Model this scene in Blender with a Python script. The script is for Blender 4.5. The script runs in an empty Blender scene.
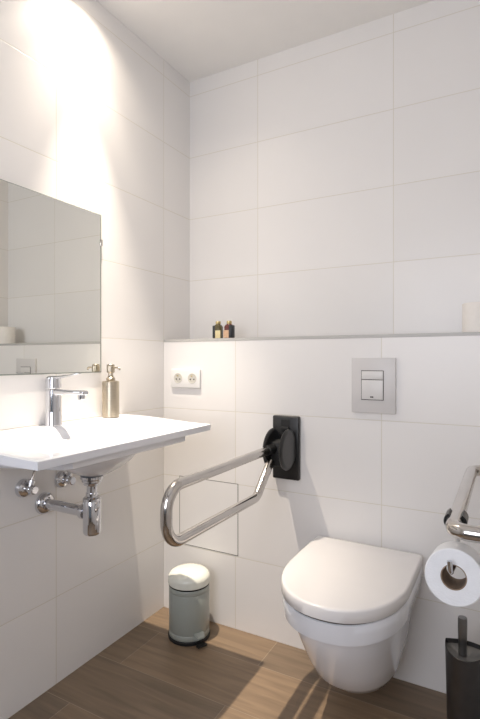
import bpy, bmesh, math, random
from mathutils import Vector, Matrix
random.seed(4)
S = bpy.context.scene
COL = S.collection
PI = math.pi
CAMH = 1.134

# ------------------------------------------------------------------ materials
def new_mat(name):
    m = bpy.data.materials.new(name); m.use_nodes = True
    nt = m.node_tree
    return m, nt, nt.nodes['Principled BSDF']

def mat(name, col, rough=0.5, metal=0.0, var=0.04, vscale=8.0, bump=0.0, bscale=60.0, coat=0.0, rvar=0.0, sheen=0.0, stretch=None, emis=None):
    m, nt, b = new_mat(name)
    N, L = nt.nodes, nt.links
    geo = N.new('ShaderNodeTexCoord')
    vec = geo.outputs['Object']
    if stretch:
        mp = N.new('ShaderNodeMapping'); mp.inputs['Scale'].default_value = stretch
        L.new(vec, mp.inputs['Vector']); vec = mp.outputs['Vector']
    nz = N.new('ShaderNodeTexNoise'); nz.inputs['Scale'].default_value = vscale; nz.inputs['Detail'].default_value = 3
    L.new(vec, nz.inputs['Vector'])
    rp = N.new('ShaderNodeValToRGB')
    rp.color_ramp.elements[0].position = 0.3; rp.color_ramp.elements[1].position = 0.7
    rp.color_ramp.elements[0].color = tuple(c * (1 - var) for c in col) + (1,)
    rp.color_ramp.elements[1].color = tuple(min(1, c * (1 + var)) for c in col) + (1,)
    L.new(nz.outputs['Fac'], rp.inputs['Fac']); L.new(rp.outputs['Color'], b.inputs['Base Color'])
    b.inputs['Roughness'].default_value = rough; b.inputs['Metallic'].default_value = metal
    b.inputs['Coat Weight'].default_value = coat; b.inputs['Coat Roughness'].default_value = 0.05
    b.inputs['Sheen Weight'].default_value = sheen
    if rvar:
        mr = N.new('ShaderNodeMapRange')
        mr.inputs['To Min'].default_value = rough - rvar; mr.inputs['To Max'].default_value = rough + rvar
        L.new(nz.outputs['Fac'], mr.inputs['Value']); L.new(mr.outputs['Result'], b.inputs['Roughness'])
    if bump:
        n2 = N.new('ShaderNodeTexNoise'); n2.inputs['Scale'].default_value = bscale; n2.inputs['Detail'].default_value = 2
        L.new(vec, n2.inputs['Vector'])
        bp = N.new('ShaderNodeBump'); bp.inputs['Strength'].default_value = bump; bp.inputs['Distance'].default_value = 0.001
        L.new(n2.outputs['Fac'], bp.inputs['Height']); L.new(bp.outputs['Normal'], b.inputs['Normal'])
    if emis:
        b.inputs['Emission Color'].default_value = emis[0] + (1,); b.inputs['Emission Strength'].default_value = emis[1]
    return m

def tile_mat(name, axis, off, tile=(0.85, 0.83, 0.81), grout=(0.725, 0.69, 0.61), tw=0.605, th=0.3045, rough=0.33):
    """large matt white wall tiles, 60 x 30 stacked, thin grout; pattern runs in room coordinates"""
    m, nt, b = new_mat(name)
    N, L = nt.nodes, nt.links
    geo = N.new('ShaderNodeNewGeometry'); sep = N.new('ShaderNodeSeparateXYZ')
    L.new(geo.outputs['Position'], sep.inputs['Vector'])
    def mth(op, a, bb=None, c=None):
        n = N.new('ShaderNodeMath'); n.operation = op
        for i, v in enumerate((a, bb, c)):
            if v is None: continue
            if isinstance(v, (int, float)): n.inputs[i].default_value = v
            else: L.new(v, n.inputs[i])
        return n.outputs[0]
    def line(src, o, step):
        p = mth('ADD', src, 50 * step - o)
        f = mth('MODULO', p, step)
        d = mth('MINIMUM', f, mth('SUBTRACT', step, f))       # distance to the joint
        return d, mth('FLOOR', mth('DIVIDE', p, step))
    d1, i1 = line(sep.outputs[axis], off, tw)
    d2, i2 = line(sep.outputs[2], 0.0, th)
    d = mth('MINIMUM', d1, d2)
    mr = N.new('ShaderNodeMapRange'); mr.interpolation_type = 'SMOOTHSTEP'
    mr.inputs['From Min'].default_value = 0.0008; mr.inputs['From Max'].default_value = 0.0020
    mr.inputs['To Min'].default_value = 0; mr.inputs['To Max'].default_value = 1
    L.new(d, mr.inputs['Value'])
    cmb = N.new('ShaderNodeCombineXYZ'); L.new(i1, cmb.inputs[0]); L.new(i2, cmb.inputs[1])
    wn = N.new('ShaderNodeTexWhiteNoise'); wn.noise_dimensions = '3D'; L.new(cmb.outputs[0], wn.inputs['Vector'])
    nz = N.new('ShaderNodeTexNoise'); nz.inputs['Scale'].default_value = 3.0; nz.inputs['Detail'].default_value = 4
    L.new(geo.outputs['Position'], nz.inputs['Vector'])
    v = mth('ADD', mth('MULTIPLY', wn.outputs['Value'], 0.03), mth('MULTIPLY', nz.outputs['Fac'], 0.04))
    v = mth('ADD', v, 0.965)
    vm = N.new('ShaderNodeVectorMath'); vm.operation = 'SCALE'; vm.inputs[0].default_value = tile; L.new(v, vm.inputs['Scale'])
    mx = N.new('ShaderNodeMix'); mx.data_type = 'RGBA'
    L.new(mr.outputs['Result'], mx.inputs['Factor']); mx.inputs['A'].default_value = grout + (1,)
    L.new(vm.outputs[0], mx.inputs['B']); L.new(mx.outputs['Result'], b.inputs['Base Color'])
    b.inputs['Roughness'].default_value = rough
    bp = N.new('ShaderNodeBump'); bp.inputs['Strength'].default_value = 0.35; bp.inputs['Distance'].default_value = 0.001
    n2 = N.new('ShaderNodeTexNoise'); n2.inputs['Scale'].default_value = 9.0
    L.new(geo.outputs['Position'], n2.inputs['Vector'])
    L.new(mth('ADD', mr.outputs['Result'], mth('MULTIPLY', n2.outputs['Fac'], 0.6)), bp.inputs['Height'])
    L.new(bp.outputs['Normal'], b.inputs['Normal'])
    return m

def wood_mat():
    m, nt, b = new_mat('wood_look_floor_tile')
    N, L = nt.nodes, nt.links
    geo = N.new('ShaderNodeNewGeometry')
    mp = N.new('ShaderNodeMapping'); mp.inputs['Location'].default_value = (0.81, -1.605 + 0.237 * 21, 0)
    L.new(geo.outputs['Position'], mp.inputs['Vector'])
    br = N.new('ShaderNodeTexBrick')
    br.offset = 0.38; br.offset_frequency = 2; br.squash = 1.0
    br.inputs['Scale'].default_value = 1.0
    br.inputs['Color1'].default_value = (0.262, 0.184, 0.117, 1)
    br.inputs['Color2'].default_value = (0.18, 0.133, 0.092, 1)
    br.inputs['Mortar'].default_value = (0.34, 0.27, 0.20, 1)
    br.inputs['Mortar Size'].default_value = 0.0012; br.inputs['Mortar Smooth'].default_value = 0.2
    br.inputs['Bias'].default_value = 0.0
    br.inputs['Brick Width'].default_value = 1.2; br.inputs['Row Height'].default_value = 0.237
    L.new(mp.outputs['Vector'], br.inputs['Vector'])
    m2 = N.new('ShaderNodeMapping'); m2.inputs['Scale'].default_value = (2.2, 26, 1)
    L.new(geo.outputs['Position'], m2.inputs['Vector'])
    nz = N.new('ShaderNodeTexNoise'); nz.inputs['Scale'].default_value = 1.6; nz.inputs['Detail'].default_value = 7; nz.inputs['Distortion'].default_value = 0.6
    L.new(m2.outputs['Vector'], nz.inputs['Vector'])
    rp = N.new('ShaderNodeValToRGB')
    rp.color_ramp.elements[0].position = 0.25; rp.color_ramp.elements[0].color = (0.74, 0.73, 0.72, 1)
    rp.color_ramp.elements[1].position = 0.75; rp.color_ramp.elements[1].color = (1.20, 1.19, 1.17, 1)
    L.new(nz.outputs['Fac'], rp.inputs['Fac'])
    mx = N.new('ShaderNodeMix'); mx.data_type = 'RGBA'; mx.blend_type = 'MULTIPLY'; mx.inputs['Factor'].default_value = 1
    L.new(br.outputs['Color'], mx.inputs['A']); L.new(rp.outputs['Color'], mx.inputs['B'])
    L.new(mx.outputs['Result'], b.inputs['Base Color'])
    b.inputs['Roughness'].default_value = 0.45
    bp = N.new('ShaderNodeBump'); bp.inputs['Strength'].default_value = 0.3; bp.inputs['Distance'].default_value = 0.001
    L.new(nz.outputs['Fac'], bp.inputs['Height']); L.new(bp.outputs['Normal'], b.inputs['Normal'])
    return m

M = {}
M['tile_x'] = tile_mat('white_tile_back', 0, -1.0035)
M['tile_y'] = tile_mat('white_tile_side', 1, 1.778)
M['paint'] = mat('white_ceiling_paint', (0.87, 0.855, 0.835), 0.7, var=0.01, bump=0.15, bscale=150)
M['floor'] = wood_mat()
M['trim'] = mat('grey_ledge_profile', (0.50, 0.49, 0.47), 0.4, var=0.02)
M['ceramic'] = mat('white_glazed_ceramic', (0.83, 0.845, 0.885), 0.12, var=0.01, coat=0.4)
M['lid'] = mat('white_duroplast', (0.82, 0.80, 0.79), 0.2, var=0.01, coat=0.2)
M['chrome'] = mat('polished_chrome', (0.70, 0.71, 0.74), 0.06, 1.0, var=0.02)
M['steel'] = mat('polished_stainless_tube', (0.60, 0.57, 0.54), 0.14, 1.0, var=0.04, vscale=20, rvar=0.03)
M['nickel'] = mat('brushed_nickel', (0.50, 0.44, 0.35), 0.33, 1.0, var=0.06, vscale=30, stretch=(1, 1, 12))
M['black'] = mat('black_nylon', (0.013, 0.013, 0.013), 0.34, var=0.1, bump=0.2, bscale=300)
M['black_matt'] = mat('black_rubber', (0.010, 0.010, 0.010), 0.6, var=0.1)
M['gap'] = mat('dark_shadow_gap', (0.10, 0.09, 0.08), 0.7, var=0.05)
M['joint'] = mat('grey_panel_joint', (0.16, 0.15, 0.135), 0.7, var=0.05)
M['bin'] = mat('pale_sage_enamel', (0.36, 0.385, 0.35), 0.3, var=0.02, coat=0.25)
M['bin_lid'] = mat('cream_sage_enamel', (0.82, 0.83, 0.74), 0.25, var=0.02, coat=0.3)
M['plate'] = mat('satin_grey_plate', (0.68, 0.66, 0.65), 0.38, metal=0.0, var=0.02)
M['plate_btn'] = mat('satin_grey_button', (0.74, 0.725, 0.71), 0.36, var=0.02)
M['socket'] = mat('white_socket_plastic', (0.83, 0.82, 0.80), 0.3, var=0.01)
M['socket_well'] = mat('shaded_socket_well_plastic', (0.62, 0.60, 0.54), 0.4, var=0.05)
M['hole'] = mat('black_hole_plastic', (0.02, 0.02, 0.02), 0.6)
M['brass'] = mat('brass_earth_pin', (0.55, 0.45, 0.2), 0.35, 1.0)
M['paper'] = mat('white_tissue_paper', (0.86, 0.87, 0.89), 0.95, var=0.02, vscale=60, bump=0.6, bscale=260, sheen=0.2)
M['cream_paper'] = mat('cream_tissue_paper', (0.93, 0.89, 0.84), 0.95, var=0.02, vscale=60, bump=0.6, bscale=260)
M['card'] = mat('brown_cardboard', (0.28, 0.20, 0.14), 0.85, var=0.1, vscale=30)
M['brush'] = mat('anthracite_brush_metal', (0.075, 0.073, 0.073), 0.36, 0.75, var=0.08, vscale=25, rvar=0.05)
M['brush_top'] = mat('grey_brush_tray', (0.2, 0.195, 0.185), 0.38, 0.6, var=0.06)
M['brush_handle'] = mat('brushed_dark_steel_handle', (0.2, 0.2, 0.2), 0.3, 0.9, var=0.06)
M['bristle'] = mat('white_bristles', (0.7, 0.7, 0.7), 0.9, bump=1.0, bscale=500)
M['gold'] = mat('gold_cap', (0.62, 0.50, 0.25), 0.3, 0.9, var=0.05)
M['olive'] = mat('olive_bottle', (0.09, 0.07, 0.02), 0.2, var=0.1, coat=0.5)
M['redbrown'] = mat('red_brown_bottle', (0.13, 0.025, 0.02), 0.2, var=0.1, coat=0.5)
M['lab_cream'] = mat('cream_label', (0.72, 0.62, 0.36), 0.6, var=0.05)
M['lab_peach'] = mat('peach_label', (0.66, 0.43, 0.28), 0.6, var=0.15, vscale=200)
M['lab_black'] = mat('black_label', (0.02, 0.022, 0.025), 0.45, var=0.05)
M['door'] = mat('white_door_paint', (0.7, 0.69, 0.67), 0.45, var=0.01)
M['frame'] = mat('white_lamp_ring', (0.8, 0.8, 0.8), 0.4)
M['lamp'] = mat('lamp_glass', (0.9, 0.85, 0.75), 0.4, emis=((1.0, 0.86, 0.70), 12.0))
mm, nt, b = new_mat('silvered_mirror')
b.inputs['Base Color'].default_value = (0.86, 0.86, 0.81, 1); b.inputs['Metallic'].default_value = 1; b.inputs['Roughness'].default_value = 0.0
nz = nt.nodes.new('ShaderNodeTexNoise'); nz.inputs['Scale'].default_value = 2
mr = nt.nodes.new('ShaderNodeMapRange'); mr.inputs['To Min'].default_value = 0.004; mr.inputs['To Max'].default_value = 0.012
nt.links.new(nz.outputs['Fac'], mr.inputs['Value']); nt.links.new(mr.outputs['Result'], b.inputs['Roughness'])
M['mirror'] = mm
M['mirror_edge'] = mat('mirror_glass_edge', (0.25, 0.27, 0.24), 0.3, var=0.02)

# ------------------------------------------------------------------ mesh helpers
def box(bm, x0, x1, y0, y1, z0, z1, bev=0.0, seg=2):
    vs = [bm.verts.new((x, y, z)) for x in (x0, x1) for y in (y0, y1) for z in (z0, z1)]
    idx = [(0, 1, 3, 2), (4, 6, 7, 5), (0, 4, 5, 1), (2, 3, 7, 6), (0, 2, 6, 4), (1, 5, 7, 3)]
    fs = [bm.faces.new([vs[i] for i in f]) for f in idx]
    if bev:
        es = list({e for f in fs for e in f.edges})
        bmesh.ops.bevel(bm, geom=es, offset=bev, segments=seg, profile=0.5, affect='EDGES')

def frame_for(axis):
    a = Vector(axis).normalized()
    u = a.orthogonal().normalized(); return a, u, a.cross(u)

def lathe(bm, prof, org=(0, 0, 0), axis=(0, 0, 1), n=40, closed=False):
    """prof: list of (radius, height along axis)"""
    o = Vector(org); a, u, v = frame_for(axis)
    rings = []
    for r, h in prof:
        if r < 1e-6: rings.append([bm.verts.new(o + a * h)])
        else: rings.append([bm.verts.new(o + a * h + (u * math.cos(2 * PI * i / n) + v * math.sin(2 * PI * i / n)) * r) for i in range(n)])
    pairs = list(zip(rings, rings[1:]))
    if closed: pairs.append((rings[-1], rings[0]))
    for A, B in pairs:
        for i in range(n):
            j = (i + 1) % n
            if len(A) == 1 and len(B) == 1: continue
            if len(A) == 1: bm.faces.new((A[0], B[i], B[j]))
            elif len(B) == 1: bm.faces.new((A[i], B[0], A[j]))
            else: bm.faces.new((A[i], B[i], B[j], A[j]))

def fillet(pts, rad, seg=8):
    P = [Vector(p) for p in pts]; out = [P[0]]
    for i in range(1, len(P) - 1):
        a, b_, c = P[i - 1], P[i], P[i + 1]
        r = rad[i - 1] if isinstance(rad, (list, tuple)) else rad
        d1 = (a - b_).normalized(); d2 = (c - b_).normalized()
        ang = d1.angle(d2)
        t = min(r / math.tan(ang / 2), (a - b_).length * 0.49, (c - b_).length * 0.49)
        re = t * math.tan(ang / 2)
        cen = b_ + (d1 + d2).normalized() * (re / math.sin(ang / 2))
        s = b_ + d1 * t - cen; e = b_ + d2 * t - cen
        tot = s.angle(e)
        for k in range(seg + 1):
            f = k / seg
            out.append(cen + (s * math.sin((1 - f) * tot) + e * math.sin(f * tot)) / math.sin(tot))
    out.append(P[-1]); return out

def tube(bm, pts, r, n=20, cap=True):
    P = [Vector(p) for p in pts]
    rings = []; prev = None
    for i, p in enumerate(P):
        if i == 0: t = P[1] - P[0]
        elif i == len(P) - 1: t = P[-1] - P[-2]
        else: t = (P[i + 1] - p).normalized() + (p - P[i - 1]).normalized()
        t.normalize()
        if prev is None: u = t.orthogonal().normalized()
        else: u = (prev - t * prev.dot(t)).normalized()
        prev = u; v = t.cross(u)
        rr = r[i] if isinstance(r, (list, tuple)) else r
        rings.append([bm.verts.new(p + (u * math.cos(2 * PI * k / n) + v * math.sin(2 * PI * k / n)) * rr) for k in range(n)])
    for A, B in zip(rings, rings[1:]):
        for k in range(n): bm.faces.new((A[k], A[(k + 1) % n], B[(k + 1) % n], B[k]))
    if cap: bm.faces.new(rings[0][::-1]); bm.faces.new(rings[-1])

def loft(bm, rings, cap0=True, cap1=True):
    R = [[bm.verts.new(p) for p in ring] for ring in rings]
    n = len(R[0])
    for A, B in zip(R, R[1:]):
        for k in range(n): bm.faces.new((A[k], A[(k + 1) % n], B[(k + 1) % n], B[k]))
    if cap0: bm.faces.new(R[0][::-1])
    if cap1: bm.faces.new(R[-1])

def wpos(o):
    v = Vector((0, 0, 0))
    while o: v += o.location; o = o.parent
    return v

def obj(name, bm, m, parent=None, origin=None, smooth=True, label=None, sharp=0.6):
    bmesh.ops.recalc_face_normals(bm, faces=bm.faces)
    if smooth:
        for f in bm.faces: f.smooth = True
        for e in bm.edges:
            if len(e.link_faces) == 2: e.smooth = e.calc_face_angle(0) < sharp
    base = wpos(parent) if parent else Vector((0, 0, 0))
    if origin is None: origin = base
    off = Vector(origin)
    bmesh.ops.translate(bm, verts=bm.verts, vec=-off)
    me = bpy.data.meshes.new(name); bm.to_mesh(me); bm.free()
    for x in (m if isinstance(m, (list, tuple)) else [m]): me.materials.append(x)
    o = bpy.data.objects.new(name, me); COL.objects.link(o)
    o.location = off - base
    if parent: o.parent = parent
    if label: o['label'] = label
    return o

def thing(name, loc, label, cat, group=None):
    o = bpy.data.objects.new(name, None); COL.objects.link(o); o.location = loc
    o.empty_display_size = 0.05
    o['label'] = label; o['category'] = cat
    if group: o['group'] = group
    return o

def struct(name, bm, m, label=None, smooth=False):
    o = obj(name, bm, m, smooth=smooth); o['kind'] = 'structure'
    if label: o['label'] = label
    o['category'] = name.split('_')[0]
    return o
NB = bmesh.new

# ------------------------------------------------------------------ room
XL, XR, YB, YU, YF, ZC = -1.381, 0.50, 1.778, 1.986, -0.55, 2.51
LEDGE = 1.225
XN = 0.03          # face of the right wall beside the toilet
bm = NB(); box(bm, XL - .1, XR + .1, YF - 1.6, YU + .1, -.1, 0); struct('floor', bm, M['floor'], 'brown wood look tiled floor')
bm = NB(); box(bm, XL - .1, XR + .1, YF - .1, YU + .1, ZC, ZC + .1); struct('ceiling', bm, M['paint'], 'plain white ceiling')
bm = NB(); box(bm, XL - .1, XL, YF - .1, YU + .1, 0, ZC); struct('wall_left', bm, M['tile_y'], 'white tiled wall behind the washbasin')
bm = NB(); box(bm, XR, XR + .1, YF - .1, .95, 0, ZC); box(bm, XN, XR + .1, .95, YU + .1, 0, ZC); struct('wall_right', bm, M['tile_y'], 'white tiled wall at the right')
bm = NB(); box(bm, XL, XN, YU, YU + .1, 0, ZC); struct('wall_back', bm, M['tile_x'], 'white tiled upper wall behind the ledge')
bm = NB(); box(bm, XL, XN, YB, YU, 0, LEDGE - .003); struct('wall_ledge', bm, M['tile_x'], 'white tiled boxed-in lower wall behind the toilet')
bm = NB(); box(bm, XL, XN, YB - .0015, YB + .009, LEDGE - .012, LEDGE, .0008, 1)
box(bm, XL, XN, YB + .009, YU, LEDGE - .003, LEDGE); struct('trim_1', bm, M['trim'], 'grey edge profile along the ledge')
# wall behind the camera with a door opening to the daylit hall
DX0, DX1, DZ = -0.95, 0.10, 2.15
bm = NB(); box(bm, XL, DX0, YF - .1, YF, 0, ZC); box(bm, DX1, XR, YF - .1, YF, 0, ZC); box(bm, DX0, DX1, YF - .1, YF, DZ, ZC)
struct('wall_front', bm, M['tile_x'], 'white tiled wall with the door opening')
bm = NB()
for a, c in ((DX0, DX0 + .03), (DX1 - .03, DX1)): box(bm, a, c, YF - .115, YF + .012, 0, DZ, .002, 1)
box(bm, DX0 + .03, DX1 - .03, YF - .115, YF + .012, DZ - .03, DZ, .002, 1)
struct('trim_2', bm, M['door'], 'white frame around the door opening')

# ------------------------------------------------------------------ mirror
YM = 1.382
t = thing('wall_mirror', (XL, 1.02, 1.084), 'frameless rectangular mirror on the left tiled wall above the washbasin', 'mirror')
bm = NB(); box(bm, XL + .001, XL + .0058, .35, YM, 1.084, 1.693); obj('glass_edge', bm, M['mirror_edge'], t, smooth=False)
bm = NB(); box(bm, XL + .0057, XL + .0062, .351, YM - .006, 1.088, 1.691); obj('mirror_glass', bm, M['mirror'], t, smooth=False)
for cy, cz in ((YM, 1.585), (.352, 1.585)):
    bm = NB(); s = 1 if cy > 1 else -1
    box(bm, XL + .0005, XL + .0095, min(cy - s * .006, cy + s * .004), max(cy - s * .006, cy + s * .004), cz - .013, cz + .013, .0015, 2)
    obj('clip', bm, M['steel'], t, label='small steel mirror clip')

# ------------------------------------------------------------------ washbasin
X0, X1, Y0, Y1 = XL + .0015, -0.953, 0.757, 1.505
DRX, DRY = -1.156, 1.131
def sst(a, b_, x):
    f = max(0, min(1, (x - a) / (b_ - a))); return f * f * (3 - 2 * f)
def topz(x, y):
    z = 0.913 - 0.014 * sst(XL + .05, X1, x)
    sx = sst(-1.322, -1.235, x) * (1 - sst(-1.06, -0.985, x))
    sy = sst(.815, .885, y) * (1 - sst(1.36, 1.43, y))
    d = 0.040 * sx * sy
    r = math.hypot((x - DRX) / 1.0, (y - DRY) / 1.6)
    d += 0.045 * (1 - sst(0.01, .15, r)) * sx * sy
    return z - d
t = thing('washbasin', ((X0 + X1) / 2, DRY, .78), 'wide white ceramic washbasin mounted on the left tiled wall', 'washbasin')
bm = NB(); NX, NY = 64, 96
g = [[None] * (NY + 1) for _ in range(NX + 1)]
for i in range(NX + 1):
    for j in range(NY + 1):
        x = X0 + (X1 - X0) * i / NX; y = Y0 + (Y1 - Y0) * j / NY
        z = topz(x, y)
        e = min(X1 - x, y - Y0, Y1 - y)
        if e < 1e-6: z -= .003
        g[i][j] = bm.verts.new((x, y, z))
for i in range(NX):
    for j in range(NY): bm.faces.new((g[i][j], g[i + 1][j], g[i + 1][j + 1], g[i][j + 1]))
rim = [g[i][0] for i in range(NX + 1)] + [g[NX][j] for j in range(1, NY + 1)] + [g[i][NY] for i in range(NX - 1, -1, -1)] + [g[0][j] for j in range(NY - 1, 0, -1)]
low = [bm.verts.new((v.co.x + (-.0015 if v.co.x > X1 - 1e-4 else 0), v.co.y + (.0015 if v.co.y < Y0 + 1e-4 else (-.0015 if v.co.y > Y1 - 1e-4 else 0)), .8755)) for v in rim]
n = len(rim)
for k in range(n): bm.faces.new((rim[k], rim[(k + 1) % n], low[(k + 1) % n], low[k]))
bm.faces.new(low)
# skirt under the slab, deeper towards the wall, with rounded lower edges
def skirt_ring(ins, zf, zw):
    pts = []
    xa, xb, ya, yb = X0, -0.982 - ins, .872 + ins, 1.400 - ins
    for x, y in ((xa, ya), (-1.25, ya), (xb - .015, ya), (xb, ya + .015), (xb, 1.0), (xb, 1.3), (xb, yb - .015), (xb - .015, yb), (-1.25, yb), (xa, yb)):
        f = (x - XL) / (-.985 - XL)
        pts.append((x, y, zw + (zf - zw) * f))
    return pts
loft(bm, [skirt_ring(0, .8757, .8757), skirt_ring(0, .853, .822), skirt_ring(.0015, .850, .819), skirt_ring(.004, .8485, .816)])
# bowl bulge around the waste
prof = [(.135, .850), (.128, .832), (.115, .815), (.098, .800), (.080, .789), (.062, .780), (.048, .773), (.039, .769), (.034, .767), (0, .767)]
o_, seg = Vector((DRX, DRY, 0)), 40
rings = []
for r, h in prof[:-1]:
    rings.append([(DRX + r * math.cos(2 * PI * k / seg), DRY + r * 1.1 * math.sin(2 * PI * k / seg), h) for k in range(seg)])
loft(bm, rings)
obj('basin', bm, M['ceramic'], t, sharp=0.5)
bm = NB(); lathe(bm, [(0, .0005), (.022, .0), (.026, .002), (.033, .004), (.0335, .002), (.034, -.004)], (DRX, DRY, topz(DRX, DRY) + .002), n=32)
obj('drain', bm, M['chrome'], t, label='round chrome waste plug')

# ------------------------------------------------------------------ tap
FX, FY, FZ = -1.345, 1.131, topz(-1.345, 1.131)
t = thing('basin_tap', (FX, FY, FZ), 'chrome single-lever mixer tap on the white washbasin', 'tap')
bm = NB()
def rr(cx, cy, z, hx, hy, r, n=6):
    pts = []
    for sx, sy, a0 in ((1, 1, 0), (-1, 1, 90), (-1, -1, 180), (1, -1, 270)):
        for k in range(n + 1):
            a = math.radians(a0 + 90 * k / n)
            pts.append((cx + sx * (hx - r) + r * math.cos(a), cy + sy * (hy - r) + r * math.sin(a), z))
    return pts
lathe(bm, [(0, 0), (.0285, 0), (.0285, .003), (.0272, .006), (.0262, .05), (.0255, .105), (.0255, .119), (.024, .121), (0, .121)], (FX, FY, FZ), n=36)
obj('tap_body', bm, M['chrome'], t)
bm = NB()
# spout: flattened tapered bar reaching over the bowl
def ring_x(x, hy, z0, z1, r):
    cy, cz, hz = FY, (z0 + z1) / 2, (z1 - z0) / 2
    return [(x, p[0], p[1]) for p in [(q[0], q[1]) for q in rr(cy, cz, 0, hy, hz, r)]]
loft(bm, [ring_x(FX - .005, .019, FZ + .100, FZ + .1215, .010), ring_x(FX + .03, .0175, FZ + .102, FZ + .1215, .009),
          ring_x(FX + .09, .0155, FZ + .105, FZ + .1205, .007), ring_x(FX + .146, .0145, FZ + .106, FZ + .120, .006), ring_x(FX + .150, .012, FZ + .108, FZ + .118, .004)])
obj('spout', bm, M['chrome'], t)
bm = NB(); lathe(bm, [(0, -.011), (.010, -.011), (.012, -.009), (.012, .008), (0, .008)], (FX + .132, FY, FZ + .102), n=24)
obj('aerator', bm, M['chrome'], t)
bm = NB(); lathe(bm, [(0, .124), (.024, .124), (.0255, .126), (.0255, .152), (.024, .160), (.017, .165), (0, .166)], (FX, FY, FZ), n=36)
hd = obj('tap_head', bm, M['chrome'], t)
bm = NB()
def lev(x, z, hy, hz):
    return [(x, p[0], p[1]) for p in rr(FY, z, 0, hy, hz, min(hy, hz) * .9)]
loft(bm, [lev(FX - .01, FZ + .157, .013, .006), lev(FX + .03, FZ + .162, .0115, .0045), lev(FX + .08, FZ + .168, .010, .0032), lev(FX + .118, FZ + .174, .009, .0025), lev(FX + .125, FZ + .175, .007, .0015)])
obj('lever', bm, M['chrome'], hd)

# ------------------------------------------------------------------ soap dispenser
SX, SY = -1.336, 1.392; SZ = topz(SX, SY)
t = thing('soap_dispenser', (SX, SY, SZ), 'brushed nickel pump soap dispenser at the far end of the washbasin', 'soap dispenser')
bm = NB(); lathe(bm, [(0, 0), (.030, 0), (.032, .002), (.032, .134), (.030, .138), (.016, .140), (0, .140)], (SX, SY, SZ), n=40)
obj('bottle', bm, M['nickel'], t)
bm = NB(); lathe(bm, [(0, .1402), (.0155, .1402), (.0165, .143), (.0165, .150), (.012, .154), (.0095, .160), (.0095, .170), (0, .170)], (SX, SY, SZ), n=32)
obj('collar', bm, M['nickel'], t)
bm = NB(); lathe(bm, [(0, .170), (.0125, .170), (.015, .173), (.0155, .190), (.0145, .200), (.012, .203), (0, .203)], (SX, SY, SZ), n=32)
hd = obj('pump_head', bm, M['nickel'], t)
bm = NB(); tube(bm, fillet([(SX + .012, SY, SZ + .190), (SX + .042, SY, SZ + .190), (SX + .046, SY, SZ + .181)], .006), .0035, 12)
obj('nozzle', bm, M['nickel'], hd)

# ------------------------------------------------------------------ siphon
TY, PZ = 1.122, .646
t = thing('bottle_trap', (DRX, TY, .581), 'chrome bottle trap hanging below the washbasin, piped to the left wall', 'drain trap')
bm = NB(); lathe(bm, [(0, .766), (.037, .766), (.037, .758), (.032, .754), (.032, .748), (.027, .744), (.026, .738), (.0185, .734), (0, .734)], (DRX, TY, 0), n=36)
obj('flange', bm, M['chrome'], t)
bm = NB(); lathe(bm, [(0, .736), (.0165, .736), (.0165, .69), (0, .69)], (DRX, TY, 0), n=28); lathe(bm, [(0, .712), (.0195, .712), (.0195, .704), (0, .704)], (DRX, TY, 0), n=28)
obj('tailpipe', bm, M['chrome'], t)
bm = NB(); lathe(bm, [(0, .694), (.022, .699), (.0285, .695), (.0285, .689), (.0275, .688), (.0285, .686), (.0285, .590), (.0275, .586), (.024, .581), (0, .581)], (DRX, TY, 0), n=40)
obj('cup', bm, M['chrome'], t)
bm = NB(); tube(bm, [(DRX - .02, TY, PZ), (XL + .002, TY, PZ)], .0175, 28)
lathe(bm, [(0, 0), (.0225, 0), (.024, .003), (.024, .016), (.0225, .019), (0, .019)], (DRX - .026, TY, PZ), (-1, 0, 0), 32)
obj('wall_pipe', bm, M['chrome'], t)
bm = NB(); lathe(bm, [(.0178, .001), (.037, .001), (.037, .005), (.033, .014), (.024, .020), (.0178, .021)], (XL, TY, PZ), (1, 0, 0), 36, closed=True)
obj('rosette', bm, M['chrome'], t)

def valve(y, z, label, hose_to):
    t = thing('angle_valve', (XL, y, z), label, 'valve', 'angle valves under the washbasin')
    bm = NB(); lathe(bm, [(0, .001), (.030, .001), (.030, .005), (.026, .014), (.016, .020), (0, .021)], (XL, y, z), (1, 0, 0), 32); obj('rosette', bm, M['chrome'], t)
    bm = NB(); lathe(bm, [(0, .015), (.0115, .015), (.0115, .040), (.010, .042), (0, .042)], (XL, y, z), (1, 0, 0), 28)
    lathe(bm, [(0, 0), (.0085, 0), (.0085, .015), (.0105, .016), (.0105, .028), (.008, .030), (0, .030)], (XL + .032, y, z), (0, .35, 1), 24); obj('valve_body', bm, M['chrome'], t)
    bm = NB(); lathe(bm, [(0, .043), (.0115, .043), (.014, .045), (.014, .058), (.012, .060), (0, .060)], (XL, y, z), (1, 0, 0), 10); obj('knob', bm, M['chrome'], t)
    bm = NB(); tube(bm, fillet([(XL + .032, y + .008, z + .026), (XL + .033, y + .020, z + .055)] + hose_to, .02), .0045, 12); obj('hose', bm, M['steel'], t)
valve(1.040, .716, 'chrome angle valve on the left wall, nearer of the two beside the trap', [(XL + .040, 1.085, .806)])
valve(1.195, .712, 'chrome angle valve on the left wall beyond the trap, toward the corner', [(XL + .040, 1.235, .806)])

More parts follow.
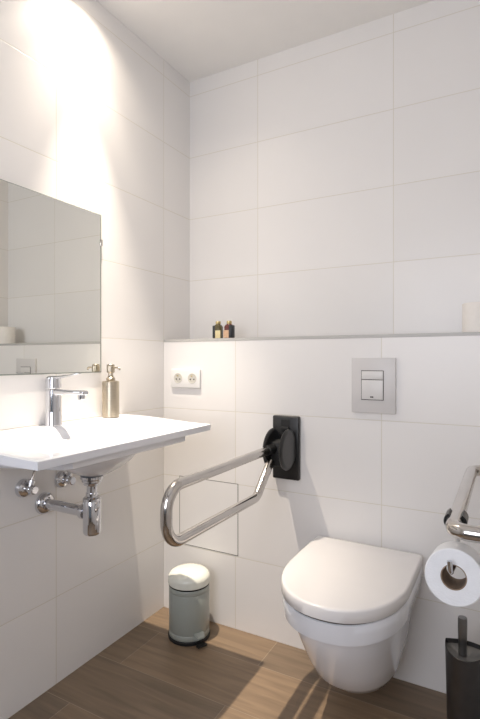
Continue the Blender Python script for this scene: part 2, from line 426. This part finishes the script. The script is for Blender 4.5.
# ------------------------------------------------------------------ lower wall fittings
t = thing('access_panel', (-1.142, YB, .305), 'square tiled inspection panel with dark joint, low on the wall behind the grab bar', 'access panel')
px0, px1, pz0, pz1 = -1.292, -.990, .309, .612
bm = NB(); w = .0024
for a in ((px0, px0 + w, pz0, pz1), (px1 - w, px1, pz0, pz1), (px0 + w, px1 - w, pz0, pz0 + w), (px0 + w, px1 - w, pz1 - w, pz1)):
    box(bm, a[0], a[1], YB - .0012, YB + .001, a[2], a[3])
obj('joint', bm, M['joint'], t, smooth=False)
bm = NB(); box(bm, px0 + w, px1 - w, YB - .0010, YB + .001, pz0 + w, pz1 - w)
obj('tile', bm, mat('white_panel_tile', (0.845, 0.83, 0.815), .33, var=.01), t, smooth=False)

t = thing('double_socket', (-1.254, YB, 1.007), 'white double wall socket near the corner above the washbasin end', 'socket')
bm = NB(); box(bm, -1.332, -1.176, YB - .011, YB, 1.007, 1.092, .004, 3); obj('cover_plate', bm, M['socket'], t)
for cx in (-1.292, -1.216):
    bm = NB(); lathe(bm, [(0, .0112), (.0185, .0112), (.0195, .0125), (.0225, .0125), (.0225, .010), (0, .010)], (cx, YB, 1.0505), (0, -1, 0), 36)
    k = obj('outlet', bm, M['socket_well'], t)
    for dx in (-.0095, .0095):
        bm = NB(); lathe(bm, [(0, .0118), (.0034, .0118), (.0034, .011), (0, .011)], (cx + dx, YB, 1.0465), (0, -1, 0), 12); obj('socket_hole', bm, M['hole'], k)
    bm = NB(); lathe(bm, [(0, .020), (.0025, .019), (.0025, .011), (0, .011)], (cx, YB, 1.061), (0, -1, 0), 12); obj('earth_pin', bm, M['brass'], k)

FXc, FZ0, FZ1 = -.4255, .940, 1.140
t = thing('flush_plate', (FXc, YB, FZ0), 'light grey dual flush plate on the tiled wall above the toilet', 'flush plate')
bm = NB(); box(bm, -.505, -.347, YB - .012, YB, FZ0, FZ1, .0025, 2); obj('surround', bm, M['plate'], t)
bm = NB(); box(bm, -.4685, -.3880, YB - .0132, YB - .0115, .987, 1.0945); obj('button_recess', bm, M['gap'], t, smooth=False)
bm = NB(); box(bm, -.4665, -.3905, YB - .016, YB - .012, 1.0620, 1.0920, .001, 2); obj('button', bm, M['plate_btn'], t, label='small upper flush button')
bm = NB(); box(bm, -.4665, -.3905, YB - .016, YB - .012, .9895, 1.0595, .001, 2); k = obj('button', bm, M['plate_btn'], t, label='large lower flush button')
bm = NB(); lathe(bm, [(0, .0163), (.003, .0163), (.003, .0155), (0, .0155)], (-.4325, YB, .9985), (0, -1, 0), 16)
lathe(bm, [(0, .0163), (.003, .0163), (.003, .0155), (0, .0155)], (-.4265, YB, .9985), (0, -1, 0), 16); box(bm, -.4345, -.4245, YB - .0163, YB - .0155, .9975, .9995); obj('emblem', bm, M['gap'], k)

# ------------------------------------------------------------------ folding grab bar
BX, BU, BLo = -.776, .798, .647
t = thing('folding_grab_bar', (BX, YB, .66), 'folding steel grab bar on a black wall hinge, lowered left of the toilet', 'grab bar')
bm = NB(); box(bm, -.822, -.709, YB - .022, YB, .662, .912, .006, 3); k = obj('wall_plate', bm, M['black'], t)
bm = NB(); box(bm, -.784, -.746, YB - .0225, YB - .020, .850, .897); box(bm, -.782, -.748, YB - .034, YB - .021, .856, .870, .003, 2); obj('latch', bm, M['black_matt'], k)
cz = .793; cy = 1.690
for x in (-.792, -.727):
    bm = NB(); h = .007
    lathe(bm, [(0, -h - .001), (.062, -h - .001), (.070, -h), (.076, -h + .004), (.0775, 0), (.076, h - .004), (.070, h), (.062, h + .001), (0, h + .001)], (x, cy, cz), (1, 0, 0), 48)
    obj('hinge_cheek', bm, M['black'], t)
bm = NB(); lathe(bm, [(0, -.030), (.034, -.030), (.034, .030), (0, .030)], (-.766, cy + .01, cz), (1, 0, 0), 32)
box(bm, -.793, -.739, cy - .03, YB - .02, cz - .06, cz + .03, .004, 2)
obj('pivot', bm, M['black_matt'], t)
bm = NB()
pts = fillet([(BX, 1.66, BU), (BX, 1.010, BU), (BX, 1.010, BLo), (BX, 1.525, BLo), (BX, 1.64, BU - .045)], [.062, .062, .05], 12)
tube(bm, pts, .0158, 28); obj('bar', bm, M['steel'], t, sharp=1.2)
bm = NB(); tube(bm, [(BX, 1.665, BU), (BX, 1.61, BU)], .0185, 24); obj('sleeve', bm, M['black'], t)

# ------------------------------------------------------------------ side rail with roll holder
RX, RZ = -.095, .798
t = thing('side_grab_rail', (XN, 1.36, RZ), 'steel grab rail from the right wall, over the brush and hanging roll', 'grab rail')
bm = NB(); tube(bm, fillet([(XN - .001, 1.036, RZ), (RX, 1.036, RZ), (RX, 1.635, RZ), (XN - .001, 1.635, RZ)], .03, 10), .0160, 28)
obj('rail', bm, M['steel'], t, sharp=1.2)
for y in (1.036, 1.635):
    bm = NB(); lathe(bm, [(.0165, .0005), (.04, .0005), (.04, .004), (.036, .010), (.0165, .012)], (XN, y, RZ), (-1, 0, 0), 36, closed=True); obj('flange', bm, M['steel'], t)

HY = 1.115
t = thing('roll_holder', (RX, HY, RZ), 'toilet roll holder clamped with black clips to the right steel rail', 'roll holder')
def arc(bm, a0, a1, r0, r1, y0, y1, n=10):
    rings = []
    for k in range(n + 1):
        a = math.radians(a0 + (a1 - a0) * k / n); c, s = math.cos(a), math.sin(a)
        tp = .0015 + (r1 - r0 - .0015) * math.sin(PI * min(max(k / n, .06), .94)) ** .4
        rings.append([(RX + r0 * c, y0, RZ + r0 * s), (RX + (r0 + tp) * c, y0, RZ + (r0 + tp) * s), (RX + (r0 + tp) * c, y1, RZ + (r0 + tp) * s), (RX + r0 * c, y1, RZ + r0 * s)])
    loft(bm, rings)
for a0, a1 in ((-60, 48), (132, 240)):
    bm = NB(); arc(bm, a0, a1, .0166, .0225, HY - .022, HY + .022); obj('clip', bm, M['black'], t)
bm = NB(); lathe(bm, [(0, -.0305), (.012, -.0305), (.012, -.0165), (0, -.0165)], (RX, HY, RZ), (0, 0, 1), 24); obj('clip_base', bm, M['black'], t)
# wire: down behind the roll, forward through its core, tip turned up
RCX, RCZ = -.092, .711
TILT = math.radians(9)
fy, by = 1.024, 1.112
dz = math.tan(TILT)
cmid = (fy + by) / 2
def axz(y): return RCZ - (y - fy) * dz
bm = NB()
tube(bm, fillet([(RX + .002, HY, RZ - .028), (RX + .002, HY + .003, RZ - .034), (RX + .002, by + .014, RZ - .034), (RCX, by + .014, axz(by) + .0150), (RCX - .004, fy - .012, axz(fy) + .0135), (RCX - .006, fy - .014, axz(fy) + .036)], .006, 6), .0050, 14)
obj('wire', bm, M['chrome'], t)

def paper_roll(name, org, axis, R, r, L, label, pm='paper'):
    t = thing(name, org, label, 'toilet roll')
    bm = NB(); lathe(bm, [(r + .001, 0), (R - .002, 0), (R, .002), (R, L - .002), (R - .002, L), (r + .001, L)], org, axis, 56, closed=True)
    obj('paper', bm, M[pm], t)
    bm = NB(); lathe(bm, [(r - .0012, .0015), (r + .0008, .0015), (r + .0008, L - .0015), (r - .0012, L - .0015)], org, axis, 40, closed=True); obj('core', bm, M['card'], t, label='brown cardboard core')
    return t
ax = Vector((0, math.cos(TILT), -math.sin(TILT)))
tr = paper_roll('toilet_roll', (RCX, fy, RCZ), ax, .0535, .0230, .088, 'white toilet roll hanging from the clamped holder under the right rail')
# loose sheet hanging off the right side
bm = NB(); o = Vector((RCX, fy, RCZ)); u = Vector((1, 0, 0)); v = ax.cross(u) * -1
if v.z < 0: v = -v
rings = []
seq = [(math.cos(a) * .0542, math.sin(a) * .0542) for a in [math.radians(d) for d in range(35, -16, -6)]]
x_, z_ = seq[-1]
for k in range(1, 7): seq.append((x_ + .0008 * k * k * .3, z_ - .0055 * k))
for cx, cz_ in seq:
    c = o + u * cx + v * cz_
    n_ = Vector((1, 0, 0)) * .0007
    rings.append([c + ax * .002, c + ax * .086, c + ax * .086 + n_, c + ax * .002 + n_])
loft(bm, rings); obj('loose_sheet', bm, M['paper'], tr)

paper_roll('toilet_roll', (-.085, 1.885, LEDGE), (0, 0, 1), .056, .0215, .105, 'spare white toilet roll standing upright on the ledge at far right', 'cream_paper')

# ------------------------------------------------------------------ bottles on the ledge
def flask(cx, y, label, body, lab, flip):
    t = thing('toiletry_bottle', (cx, y, LEDGE), label, 'bottle', 'small bottles on the ledge')
    z = LEDGE
    bm = NB()
    def ring(h, hx, hy, r): return rr(cx, y, z + h, hx, hy, r, 5)
    loft(bm, [ring(.0, .017, .013, .007), ring(.002, .0195, .015, .008), ring(.052, .0195, .015, .008), ring(.058, .017, .0135, .010), ring(.062, .012, .010, .008), ring(.064, .0095, .0095, .009)])
    obj('bottle_body', bm, body, t)
    bm = NB(); lathe(bm, [(0, .0642), (.0105, .0642), (.0115, .066), (.0115, .075), (.010, .077), (0, .077)], (cx, y, z), n=24); obj('cap', bm, M['gold'], t)
    s = -1 if flip else 1
    bm = NB(); xa, xb = cx - s * .0060, cx + s * .0205
    box(bm, min(xa, xb), max(xa, xb), y - .0158, y - .0145, z + .003, z + .036, .0004, 1); obj('front_label', bm, lab, t)
    bm = NB(); xa, xb = cx - s * .0206, cx - s * .0062
    box(bm, min(xa, xb), max(xa, xb), y - .0160, y + .0145, z + .0025, z + .058, .003, 2); obj('side_label', bm, M['lab_black'], t)
flask(-1.116, 1.823, 'small olive bottle with cream label and gold cap, left of the pair on the ledge', M['olive'], M['lab_cream'], False)
flask(-1.060, 1.823, 'small red-brown bottle with peach label, right of the pair on the ledge', M['redbrown'], M['lab_peach'], True)

# ------------------------------------------------------------------ toilet
TX = -.443
def D(z, hw, yb, yf, ys, cr=.02, e=2.2, n=30, zs=0.0):
    """D outline: straight back at yb, sides, elliptic front down to yf; ys where the curve starts"""
    pts = []
    for k in range(5):
        a = PI / 2 * k / 4
        pts.append((TX + hw - cr + cr * math.sin(PI / 2 - a) , yb - cr + cr * math.sin(a), z))
    for k in range(4, -1, -1):
        a = PI / 2 * k / 4
        pts.append((TX - hw + cr - cr * math.cos(a), yb - cr + cr * math.sin(a), z))
    for k in range(1, 4): pts.append((TX - hw, yb - cr + (ys - yb + cr) * k / 4, z))
    for k in range(n + 1):
        a = PI * k / n
        c, s = math.cos(a), math.sin(a)
        pts.append((TX - hw * math.copysign(abs(c) ** (2 / e), c), ys - (ys - yf) * abs(s) ** (2 / e), z))
    for k in range(3, 0, -1): pts.append((TX + hw, yb - cr + (ys - yb + cr) * k / 4, z))
    return pts
t = thing('wall_hung_toilet', (TX, YB, .14), 'white wall-hung toilet with closed lid under the flush plate', 'toilet')
bm = NB()
yb = YB - .0005
loft(bm, [D(.110, .095, yb, 1.505, 1.67), D(.112, .114, yb, 1.475, 1.655), D(.120, .126, yb, 1.452, 1.645), D(.150, .136, yb, 1.418, 1.62), D(.21, .145, yb, 1.372, 1.59),
          D(.28, .155, yb, 1.327, 1.56), D(.345, .163, yb, 1.290, 1.53), D(.361, .164, yb, 1.287, 1.53), D(.3635, .167, yb, 1.280, 1.525), D(.3655, .180, yb, 1.263, 1.52), D(.369, .185, yb, 1.256, 1.515),
          D(.40, .187, yb, 1.251, 1.51), D(.424, .186, yb, 1.252, 1.51), D(.428, .182, yb, 1.258, 1.51)])
obj('bowl', bm, M['ceramic'], t, sharp=0.9)
bm = NB()
loft(bm, [D(.4285, .172, 1.742, 1.262, 1.51), D(.4285, .180, 1.742, 1.251, 1.51), D(.4325, .180, 1.742, 1.251, 1.51), D(.4325, .172, 1.742, 1.262, 1.51)])
obj('seat', bm, M['gap'], t, label='dark seam of the seat beneath the lid')
bm = NB()
loft(bm, [D(.433, .185, 1.745, 1.253, 1.51, .012), D(.433, .1885, 1.748, 1.2475, 1.51, .014), D(.4355, .1905, 1.75, 1.2445, 1.51, .014), D(.4635, .1900, 1.75, 1.2455, 1.51, .014),
          D(.4675, .1885, 1.748, 1.248, 1.51, .014), D(.4690, .1855, 1.746, 1.2515, 1.51, .014), D(.4697, .180, 1.74, 1.258, 1.51, .014), D(.4706, .10, 1.66, 1.36, 1.52, .014)])
obj('lid', bm, M['lid'], t, sharp=0.9)

# ------------------------------------------------------------------ pedal bin
PX, PY, PR = -1.150, 1.650, .0830
t = thing('pedal_bin', (PX, PY, 0), 'small pale sage green pedal bin on the floor in the corner', 'bin')
bm = NB(); lathe(bm, [(0, .0), (PR + .0015, 0), (PR + .003, .004), (PR + .003, .011), (PR, .014), (0, .014)], (PX, PY, 0), n=56); obj('base_ring', bm, M['black_matt'], t)
bm = NB(); lathe(bm, [(0, .0145), (PR - .001, .0145), (PR, .016), (PR, .034), (PR - .0012, .036), (PR, .038), (PR, .190), (PR - .0012, .192), (PR, .194), (PR, .212), (PR - .002, .214), (0, .214)], (PX, PY, 0), n=64)
obj('bin_body', bm, M['bin'], t, sharp=1.0)
bm = NB(); lathe(bm, [(0, .2145), (PR + .0005, .2145), (PR + .0015, .216), (PR + .0015, .2195), (0, .2195)], (PX, PY, 0), n=56); obj('gasket', bm, M['black_matt'], t)
bm = NB(); lathe(bm, [(0, .220), (PR + .0012, .220), (PR + .0028, .2215), (PR + .0028, .243), (PR + .002, .249), (PR - .004, .258), (PR - .014, .265), (PR - .035, .2705), (.02, .273), (0, .2735)], (PX, PY, 0), n=64)
# finger dimple on the left front of the lid
dv = Vector((-.52, -.85, 0)).normalized()
for v_ in bm.verts:
    if v_.co.z > .242:
        p = Vector((v_.co.x - PX, v_.co.y - PY, 0)); q = (p - dv * PR).length
        if q < .045: v_.co.z -= .013 * (1 - q / .045) ** 1.0
obj('bin_lid', bm, M['bin_lid'], t, sharp=0.8)
pd = Vector((.88, -.47, 0)).normalized(); sd = Vector((pd.y, -pd.x, 0)) * -1
bm = NB()
def pring(d, w, z, h):
    c = Vector((PX, PY, 0)) + pd * d
    return [c + sd * w + Vector((0, 0, z)), c - sd * w + Vector((0, 0, z)), c - sd * w + Vector((0, 0, z + h)), c + sd * w + Vector((0, 0, z + h))]
loft(bm, [pring(PR - .01, .012, .003, .008), pring(PR + .012, .013, .003, .007), pring(PR + .016, .02, .003, .007), pring(PR + .034, .02, .006, .006), pring(PR + .037, .016, .008, .003)])
obj('pedal', bm, M['black'], t)
bm = NB()
loft(bm, [pring(PR - .004, .022, .022, .026), pring(PR + .006, .020, .024, .020), pring(PR + .020, .016, .030, .010), pring(PR + .024, .012, .032, .005)])
bmesh.ops.bevel(bm, geom=list(bm.edges), offset=.002, segments=2, affect='EDGES')
obj('pedal_cover', bm, M['bin'], t)

# ------------------------------------------------------------------ toilet brush
QX, QY, QH = -.103, 1.505, .334
t = thing('toilet_brush', (QX, QY, 0), 'dark grey toilet brush in its holder on the floor right of the toilet', 'toilet brush')
def DB(z, k, lift=0.0):
    hw = .0535 * k; pts = []
    n = 28
    for i in range(n + 1):
        a = PI * i / n
        pts.append((QX - hw * math.cos(a), QY - .094 * k * abs(math.sin(a)) ** .9, z))
    for i in range(1, 10):
        f = i / 10
        pts.append((QX + hw - 2 * hw * f, QY + .014 * k * math.sin(PI * f), z))
    return pts
bm = NB(); loft(bm, [DB(0, .84), DB(.004, .87), DB(.10, .90), DB(.25, .965), DB(QH, 1.0), DB(QH + .001, .985), DB(QH - .003, .965), DB(QH - .012, .955), DB(QH - .0135, .94)], cap1=False)
obj('holder', bm, M['brush'], t, sharp=.5)
bm = NB(); 
rr_ = [DB(QH - .012, .953)]
for k_, d_ in ((.75, .016), (.5, .019), (.25, .021)):
    rr_.append([(QX + (p[0] - QX) * k_ / .953, QY - .035 + (p[1] - QY + .035) * k_ / .953, QH - d_) for p in rr_[0]])
loft(bm, rr_, cap0=False); obj('tray', bm, M['brush_top'], t, label='lighter grey dished top of the holder')
bm = NB(); lathe(bm, [(0, QH - .0195), (.0105, QH - .0195), (.0108, QH), (.0122, QH + .055), (.0122, QH + .078), (.0112, QH + .083), (0, QH + .084)], (QX - .007, QY - .025, 0), n=28)
obj('handle', bm, M['brush_handle'], t)

# ------------------------------------------------------------------ ceiling downlights
def downlight(x, y, power, spill, label, size=46, blend=1.0, aim=3.5, colr=(1.0, .875, .73)):
    t = thing('downlight', (x, y, ZC), label, 'ceiling light', 'ceiling downlights')
    bm = NB(); lathe(bm, [(.034, -.001), (.045, -.001), (.045, -.004), (.038, -.008), (.034, -.006)], (x, y, ZC), (0, 0, 1), 40, closed=True); obj('lamp_ring', bm, M['frame'], t)
    bm = NB(); lathe(bm, [(0, -.002), (.0335, -.002), (.0335, -.0005), (0, -.0005)], (x, y, ZC), (0, 0, 1), 32); obj('lamp_lens', bm, M['lamp'], t)
    for nm, p, sz, bl in (('downlight_beam', power, size, blend), ('downlight_spill', spill, 140, 1.0), ('downlight_halo', 17, 84, 1.0)):
        l = bpy.data.lights.new(nm, 'SPOT'); l.energy = p; l.spot_size = math.radians(sz); l.spot_blend = bl
        l.shadow_soft_size = .011; l.color = colr
        o = bpy.data.objects.new(nm, l); COL.objects.link(o); o.location = (x, y, ZC - .012); o.rotation_euler = (math.radians(2), math.radians(-aim), 0) if nm == 'downlight_beam' else (0, 0, 0)
downlight(-1.235, 1.275, 196, 11, 'ceiling downlight above the washbasin')

# daylight coming through the door opening behind the camera
l = bpy.data.lights.new('hall_daylight', 'AREA'); l.shape = 'RECTANGLE'; l.size = 1.0; l.size_y = 1.2; l.energy = 19; l.color = (.87, .895, .985)
o = bpy.data.objects.new('hall_daylight', l); COL.objects.link(o); o.location = ((DX0 + DX1) / 2, YF - .35, 1.50); o.rotation_euler = (PI / 2, 0, 0)

w = bpy.data.worlds.new('World'); S.world = w; w.use_nodes = True
bg = w.node_tree.nodes['Background']; bg.inputs['Color'].default_value = (.72, .80, .92, 1); bg.inputs['Strength'].default_value = .12

# ------------------------------------------------------------------ camera
c = bpy.data.cameras.new('camera'); co = bpy.data.objects.new('camera', c); COL.objects.link(co)
c.sensor_fit = 'VERTICAL'; c.sensor_height = 36; c.lens = 485 / 719 * 36; c.clip_start = .02
co.location = (0, 0, CAMH); co.rotation_euler = (PI / 2, 0, math.radians(28.9))
S.camera = co
vs = S.view_settings; vs.view_transform = 'Standard'; vs.look = 'None'; vs.gamma = 1; vs.use_curve_mapping = False; vs.exposure = 0.29
